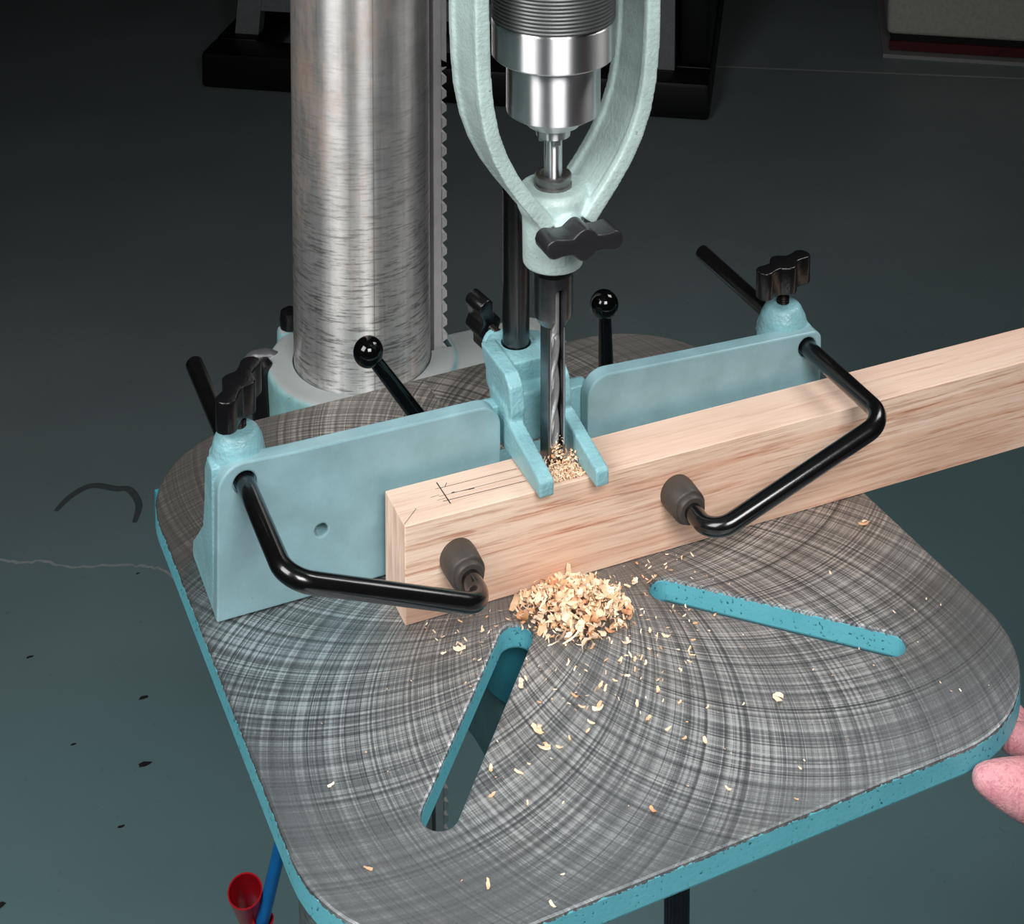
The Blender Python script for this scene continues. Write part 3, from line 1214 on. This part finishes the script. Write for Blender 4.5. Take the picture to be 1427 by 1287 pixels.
def hold_rod(x, z, yend, ybend, px, pz, label):
    t = thing('hold_in_rod', label, 'clamp rod', (x, .78, z), 'bent black hold-in rods of the fence')
    b = new()
    tube(b, fillet([(x, yend, z), (x, ybend, z), (px, ybend, pz), (px, .7290, pz)], .0125, 10), .0048, 28, round_end=.0010)
    obj('rod', b, M_ROD, t)
    b = new()
    lathe(b, [(.0060, 0.0), (.0069, .0002), (.0075, .0010), (.0076, .0030), (.0086, .0033), (.0091, .0040), (.0095, .0150), (.0092, .0180)], (px, .7420 - .0181, pz), (0, 1, 0), 40)
    obj('rubber_pad', b, M_RUBBER, t, sharp=40, label='dull brown-black rubber pad')
    return t


hold_rod(.1885, .0682, .8930, .7035, .2848, .0285, 'bent black hold-in rod through the left end of the fence')
hold_rod(.5099, .0664, .8985, .7040, .4065, .0306, 'bent black hold-in rod through the right end of the fence')

# ================================================================== SHAVINGS


def add_flake(bm, tl, c, L, Wd, curl, rnd, zmin=0.0, thick=True, flat=False):
    n = 5
    u = Vector((rnd.gauss(0, 1), rnd.gauss(0, 1), 0 if flat else rnd.gauss(0, .55)))
    u.normalize()
    up = Vector((rnd.gauss(0, .5), rnd.gauss(0, .5), 1)) if not flat else Vector((rnd.gauss(0, .12), rnd.gauss(0, .12), 1))
    w = up.cross(u).normalized()
    nrm = u.cross(w).normalized()
    vs = []
    tot = curl
    tw = rnd.uniform(-.5, .5)
    for i in range(n + 1):
        t = i / n - .5
        if abs(tot) > .05:
            R = L / tot
            p = u * (R * math.sin(tot * t)) + nrm * (R * (1 - math.cos(tot * t)))
        else:
            p = u * L * t
        ww = Wd * (.5 + .5 * math.sin(PI * (i + .6) / (n + 1.2))) * rnd.uniform(.65, 1.1)
        sk = w * rnd.uniform(-.12, .12) * Wd + nrm * tw * t * Wd
        vs.append((c + p + w * ww * .5 + sk + nrm * tw * t * Wd * .5, c + p - w * ww * .5 + sk - nrm * tw * t * Wd * .5))
    lo = min(min(a.z, b.z) for a, b in vs)
    dz = max(0, zmin - lo) if not flat else zmin - lo
    tint = rnd.random()
    th = nrm * .00022
    rows = []
    for a, b in vs:
        a = a + Vector((0, 0, dz))
        b = b + Vector((0, 0, dz))
        rows.append([bm.verts.new(a), bm.verts.new(b)] + ([bm.verts.new(b + th), bm.verts.new(a + th)] if thick else []))
    for r in rows:
        for v in r:
            v[tl] = tint
    for a, b in zip(rows, rows[1:]):
        if thick:
            for k in range(4):
                bm.faces.new((a[k], a[(k + 1) % 4], b[(k + 1) % 4], b[k]))
        else:
            bm.faces.new((a[0], a[1], b[1], b[0]))
    if thick:
        bm.faces.new(rows[0][::-1])
        bm.faces.new(rows[-1])


rs = random.Random(11)
bm = new()
tl = bm.verts.layers.float.new('tint')
for i in range(2000):
    # heap against the board, spreading towards the front
    x = rs.uniform(.305, .372)
    y = rs.uniform(.690, .7402)
    e = math.hypot((x - .3375 - (.720 - y) * .12) / .0270, (y - .7195) / .0250)
    e += rs.uniform(-.10, .16)
    if e > 1.0 or (rs.random() < (e - .45) * 1.1):
        continue
    h = .0105 * max(0, 1 - e * e) ** .8
    z = rs.uniform(.15, 1.0) * h if rs.random() < .75 else h
    add_flake(bm, tl, Vector((x, min(y, .7385), z + .0008)), rs.choice((.002, .0035, .005, .0065, .010)) * rs.uniform(.8, 1.2), rs.choice((.0006, .0012, .0020, .0040)), rs.choice((-1, 1)) * rs.uniform(.5, 5.2), rs, .0002, False)
hp = obj('shavings_heap', bm, M_CHIP, sharp=180, org=(.340, .7250, 0))
tag(hp, 'heap of curled pale wood shavings at the foot of the board', 'wood shavings', kind='stuff')
# finer crumbs strewn round the heap
bm = new()
tl = bm.verts.layers.float.new('tint')
for i in range(520):
    a = rs.uniform(-PI, 0)
    rr = rs.random() ** .6
    x = .338 + rr * .075 * math.cos(a) + rs.gauss(0, .004)
    y = .7395 + rr * .085 * math.sin(a)
    if rs.random() < rr * .55:
        continue
    s = rs.uniform(.0005, .0016) * (1.6 if rs.random() < .12 else 1)
    add_flake(bm, tl, Vector((x, y, .0006)), s * 1.8, s * .7, rs.uniform(-1.5, 1.5), rs, .0002, False)
for i in range(90):
    x, y = tabp(rs.uniform(-.15, .16), rs.uniform(-.17, -.05))
    s = rs.uniform(.0004, .0010)
    add_flake(bm, tl, Vector((x, y, .0005)), s * 1.6, s * .8, rs.uniform(-1, 1), rs, .0002, False)


def in_slot(x, y):
    c, s_ = math.cos(-TR), math.sin(-TR)
    X, Y = (x - TCX) * c - (y - TCY) * s_, (x - TCX) * s_ + (y - TCY) * c
    for p0, p1 in (((-.0415, -.0450), (-.1150, -.1275)), ((.0405, -.0465), (.1185, -.1245))):
        d = Vector(p1) - Vector(p0)
        t = max(0, min(1, (Vector((X, Y)) - Vector(p0)).dot(d) / d.length_squared))
        if (Vector((X, Y)) - Vector(p0) - d * t).length < wdt + .0008:
            return True
    return False


bm.verts.ensure_lookup_table()
kill = [f for f in bm.faces if in_slot(*f.calc_center_median().xy)]
bmesh.ops.delete(bm, geom=kill, context='FACES')
cr = obj('wood_crumbs', bm, M_CHIP, sharp=180, org=(.338, .70, 0))
tag(cr, 'fine wood crumbs and dust strewn over the table round the heap', 'wood crumbs', kind='stuff')
# shavings thrown up round the chisel on the board
bm = new()
tl = bm.verts.layers.float.new('tint')
for i in range(620):
    x = SX + rs.gauss(.001, .0052)
    y = rs.uniform(.7440, .7560) if rs.random() < .72 else rs.uniform(.7440, .7700)
    if not (.3345 < x < .3553):
        continue
    if abs(x - SX) < hw + .0004 and abs(y - SY) < hw + .0004:
        continue
    h = .0065 * max(0, 1 - abs(y - .7555) / .012)
    add_flake(bm, tl, Vector((x, y, .0515 + rs.random() * h)), rs.uniform(.0012, .0040), rs.uniform(.0004, .0013), rs.choice((-1, 1)) * rs.uniform(.4, 3.5), rs, .0511, False)
for i in range(90):     # crumbs clinging inside the mouth of the slot
    add_flake(bm, tl, Vector((SX + rs.uniform(-.003, .0034), SY - hw + rs.uniform(-.0008, .001), .056 + abs(rs.gauss(0, .004)))), rs.uniform(.001, .003), rs.uniform(.0004, .001), rs.uniform(-3, 3), rs, .0511, False)
mh = obj('shavings_at_chisel', bm, M_CHIP, sharp=180, org=(SX, SY - .006, .051))
tag(mh, 'torn shavings packed between the fork prongs round the chisel tip', 'wood shavings', kind='stuff')

CH = [(0.2762, 0.7169, 14), (0.2941, 0.6842, 14), (0.3281, 0.6698, 9), (0.3203, 0.6568, 13), (0.3143, 0.6608, 8), (0.3142, 0.6684, 8), (0.3141, 0.6506, 8), (0.3106, 0.647, 6), (0.2901, 0.6561, 15), (0.2886, 0.6456, 14), (0.2951, 0.6432, 8), (0.3013, 0.646, 6), (0.2627, 0.6443, 9), (0.273, 0.6374, 9), (0.2577, 0.6304, 9), (0.2699, 0.6207, 5), (0.3434, 0.6803, 9), (0.3501, 0.6779, 9), (0.3779, 0.6744, 6), (0.3509, 0.6562, 9), (0.3382, 0.6525, 8), (0.3567, 0.6461, 6), (0.3388, 0.6429, 9), (0.3441, 0.6338, 9), (0.348, 0.6262, 7), (0.356, 0.621, 10), (0.3669, 0.6385, 5), (0.3829, 0.6336, 5), (0.3987, 0.6298, 16), (0.352, 0.5942, 8), (0.3171, 0.5967, 10), (0.3865, 0.5919, 5), (0.376, 0.5783, 4), (0.2688, 0.5828, 4), (0.2392, 0.5898, 10), (0.3501, 0.6498, 4), (0.196, 0.6624, 7), (0.1976, 0.6159, 8), (0.5076, 0.7194, 14), (0.4694, 0.6937, 6), (0.3748, 0.7261, 11), (0.3513, 0.6893, 12), (0.3656, 0.6922, 9), (0.371, 0.6862, 10), (0.2682, 0.7172, 6), (0.2592, 0.5713, 8), (0.2908, 0.7239, 7), (0.3537, 0.6739, 7), (0.4517, 0.6426, 4), (0.4824, 0.6574, 4), (0.3477, 0.6998, 11), (0.3597, 0.6816, 5), (0.2789, 0.64, 4), (0.2571, 0.7668, 5)]
SPEC = {3: 'tall narrow shaving standing among chips below the heap', 2: 'two-lobed chip above the tall narrow shaving', 11: 'tiny chip right of the white curled shaving',
        12: 'left one of two chips beside the lower half of the left slot', 13: 'right one of two chips beside the lower half of the left slot', 14: 'small curl beside the bottom end of the left slot',
        25: 'leaf-shaped chip at the right end of the row of chips mid table', 29: 'sliver alone on the right front of the table', 30: 'pointed chip alone near the middle of the front edge',
        39: 'tiny chip near the middle of the upper edge of the right slot', 0: 'wood chip alone on the table below the left rubber pad', 1: 'long thin shaving at the right edge of the left table slot',
        8: 'thick tan chip on the table right of the left slot', 9: 'white curled shaving just below the thick tan chip',
        28: 'largest lone chip, below the right table slot', 38: 'pale chip on the table just below the board, near the right corner',
        36: 'small chip nearest the left edge of the table', 34: 'chip near the bottom of the picture on the table front',
        40: 'chip between the heap and the left end of the right slot', 37: 'small upright chip at the table\'s bottom left corner'}
for i, (x, y, s) in enumerate(CH):
    bm = new()
    tl = bm.verts.layers.float.new('tint')
    L = s * .00038
    rr = random.Random(100 + i)
    if s >= 12:
        add_flake(bm, tl, Vector((x, y, .001)), L * 1.15, L * .55, rr.uniform(.8, 1.6), rr, .0002, True, True)
        add_flake(bm, tl, Vector((x + L * .2, y + L * .12, .0014)), L * .7, L * .35, -1.2, rr, .0006, True)
    else:
        add_flake(bm, tl, Vector((x, y, .001)), L * 1.25, L * .5, rr.uniform(.3, 1.5), rr, .0002, True, True)
    o = obj('wood_chip', bm, M_CHIP, sharp=60, org=(x, y, 0))
    if i in SPEC:
        tag(o, SPEC[i], 'wood chip')
    else:
        tag(o, 'small pale wood chip lying loose on the grey table top', 'wood chip', 'loose small chips scattered on the table')

# ================================================================== BLUE POLE WITH RED GRIP (on the floor behind the table)
pole = thing('floor_pole', 'blue painted pole with a red strap, left below the table', 'pole', (.245, 1.09, FZ))
p0, p1 = Vector((.2916, 1.1038, -.41)), Vector((.2757, 1.1054, -.4744))
d = (p1 - p0) / (p0.z - p1.z)
bm = new()
tube(bm, [p0 + d * (-.14), p0, p1, p1 + d * (p1.z - FZ)], .0048, 24)
obj('pole', bm, plain('blue_paint', (18, 120, 196), .35), pole)
bm = new()
# red vinyl loop beside the pole, joined to a collar round it
def band(bm, c, axis, rx, ry, hgt, taper, th=.0011, n=40, bulge=.0):
    u, w, d = frame(axis)
    c = Vector(c)
    rings = []
    for hh, k in ((0, 0), (hgt * .5, .5), (hgt, 1)):
        sc = 1 - taper * k
        for off in (0,):
            rings.append([bm.verts.new(c - d * hh + (u * rx * math.cos(2 * PI * i / n) + w * ry * math.sin(2 * PI * i / n)) * sc) for i in range(n)])
    inner = []
    for hh, k in ((hgt, 1), (hgt * .5, .5), (0, 0)):
        sc = 1 - taper * k
        inner.append([bm.verts.new(c - d * hh + (u * (rx - th) * math.cos(2 * PI * i / n) + w * (ry - th) * math.sin(2 * PI * i / n)) * sc) for i in range(n)])
    allr = rings + inner
    for a, b in zip(allr, allr[1:] + allr[:1]):
        for i in range(n):
            bm.faces.new((a[i], a[(i + 1) % n], b[(i + 1) % n], b[i]))


M_RED = plain('red_vinyl', (188, 24, 38), .28)
bm = new()
band(bm, (.2650, 1.1105, -.4500), (-.20, -.30, .93), .0118, .0125, .040, .35)
band(bm, (.2765, 1.1050, -.4700), (.1, -.1, 1), .0078, .0075, .050, .05)
bmesh.ops.recalc_face_normals(bm, faces=bm.faces[:])
obj('strap', bm, M_RED, pole, sharp=50, label='glossy red vinyl loop and collar on the pole')

# ================================================================== MACHINE STAND IN THE BACKGROUND
st = thing('machine_stand', 'dim grey-legged machine stand on a black base, far behind the column', 'machine stand', (1.3, 3.75, FZ))
P0 = Vector((.89, 3.70, 0))
P1 = Vector((1.715, 3.175, 0))
ux = (P1 - P0).normalized()
uy = Vector((-ux.y, ux.x, 0))
Wd = (P1 - P0).length
MS = Matrix(((ux.x, uy.x, 0, P0.x), (ux.y, uy.y, 0, P0.y), (0, 0, 1, FZ), (0, 0, 0, 1)))
M_STAND = plain('grey_stand_paint', (150, 153, 156), .5)
M_STBLK = plain('black_base', (14, 15, 16), .5)
bm = new()
box(bm, -.07, Wd + .09, -.05, .05, .004, .085, MS)
box(bm, -.07, Wd + .09, .60, .70, .004, .085, MS)
box(bm, -.07, .03, .05, .60, .004, .085, MS)
box(bm, Wd - .01, Wd + .09, .05, .60, .004, .085, MS)
bevel(bm, .01, 2)
obj('base_frame', bm, M_STBLK, st)
for x, y, lean, hw_ in ((-.005, .10, .05, .028), (Wd - .010, .04, 0, .020), (-.005, .62, .05, .028), (Wd - .010, .62, 0, .020)):
    bm = new()
    vs = box(bm, x - hw_, x + hw_, y - .02, y + .02, .085, .80)
    for v in vs:
        if v.co.z > .5:
            v.co.x += lean * 4 * .35
        v.co = MS @ v.co
    obj('leg', bm, M_STAND, st)
bm = new()
box(bm, .015, Wd - .03, .085, .112, .140, .186, MS)
obj('cross_rail', bm, M_STAND, st)
bm = new()
box(bm, .05, Wd - .04, .13, .60, .10, .80, MS)  # dark box added to stand for the shade between the legs
bevel(bm, .01, 2)
obj('body_box', bm, M_STBLK, st)
bm = new()
box(bm, Wd + .020, Wd + .085, .05, .55, .0855, .80, MS)
bevel(bm, .01, 2)
obj('side_panel', bm, M_STBLK, st)
bm = new()
box(bm, -.10, Wd + .16, -.03, .72, .80, .86, MS)
bevel(bm, .006, 2)
obj('stand_top', bm, M_STAND, st)

# ================================================================== WHITE CABINET
cb = thing('white_cabinet', 'off-white cabinet with dark red kick strip in the far corner', 'cabinet', (2.6, 3.4, FZ))
P0 = Vector((2.3466, 3.2637, 0))
P1 = Vector((2.6093, 3.0931, 0))
ux = (P1 - P0).normalized()
uy = Vector((-ux.y, ux.x, 0))
MC = Matrix(((ux.x, uy.x, 0, P0.x), (ux.y, uy.y, 0, P0.y), (0, 0, 1, FZ), (0, 0, 0, 1)))
bm = new()
box(bm, 0, .90, 0, .55, .052, 1.30, MC)
bevel(bm, .012, 3)
obj('body_box', bm, plain('offwhite_enamel', (206, 204, 196), .4), cb)
bm = new()
box(bm, .012, .888, .02, .53, .008, .055, MC)
obj('plinth', bm, M_STBLK, cb)
bm = new()
box(bm, .006, .894, .010, .022, .012, .034, MC)
obj('kick_strip', bm, plain('maroon_strip', (92, 26, 38), .4), cb, label='dark red strip along the kick')
bm = new()
box(bm, -.01, .91, -.012, .56, 0, .009, MC)
obj('base_sheet', bm, plain('pale_base', (170, 172, 170), .5), cb)

# ================================================================== HAND
person = thing('person', 'person at the right edge whose bare hand grips the table corner', 'person', (.56, .56, -.03))


def skin_chain(bm_me, verts, edges, radii):
    pass


V = []
E_ = []
Rr = []


def nd(p, r, par=None):
    V.append(Vector(p))
    Rr.append(r if isinstance(r, tuple) else (r, r))
    if par is not None:
        E_.append((par, len(V) - 1))
    return len(V) - 1


# left hand: thumb along the front edge, four fingers curled under and round the right corner
root = nd((.588, .556, -.056), (.022, .017))
pa = nd((.558, .562, -.047), (.021, .016), root)
t1 = nd((.516, .5520, -.0275), .0175, pa)
t2 = nd((.492, .5555, -.0190), .0160, t1)
t3 = nd((.475, .5605, -.0130), .0125, t2)
t4 = nd((.4645, .5645, -.0090), .0078, t3)
nd((.4585, .5670, -.0078), .0040, t4)
for k, (bx, by, bz, ex, ey, ez) in enumerate(((.552, .578, -.044, .514, .5930, -.0290), (.560, .584, -.052, .520, .6010, -.036), (.568, .590, -.060, .527, .6080, -.044), (.574, .594, -.068, .534, .6130, -.052))):
    rf = .0088 - .0006 * k
    f0 = nd((bx, by, bz), rf + .001, pa)
    f1 = nd(((bx * .45 + ex * .55), (by * .45 + ey * .55), bz * .5 + ez * .5 - .002), rf, f0)
    f2 = nd((ex, ey, ez), rf * .95, f1)
    nd((ex - .016, ey + .003, ez + .0055 + .006 * k), rf * .80, f2)
wr = nd((.640, .545, -.075), (.026, .019), root)
fa = nd((.700, .525, -.110), (.030, .024), wr)
fb = nd((.800, .495, -.165), (.038, .034), fa)
nd((.900, .465, -.225), (.042, .040), fb)
me = bpy.data.meshes.new('tmp_hand')
me.from_pydata([tuple(v) for v in V], E_, [])
ho = bpy.data.objects.new('tmp_hand', me)
COL.objects.link(ho)
sk = ho.modifiers.new('skin', 'SKIN')
sk.use_smooth_shade = True
for i, sv in enumerate(me.skin_vertices[0].data):
    sv.radius = Rr[i]
    sv.use_root = (i == 0)
sb = ho.modifiers.new('sub', 'SUBSURF')
sb.levels = 2
sb.render_levels = 2
dg = bpy.context.evaluated_depsgraph_get()
dg.update()
m2 = bpy.data.meshes.new_from_object(ho.evaluated_get(dg))
bpy.data.objects.remove(ho)
bm = bmesh.new()
bm.from_mesh(m2)
obj('body', bm, M_SKIN, person, sharp=180)
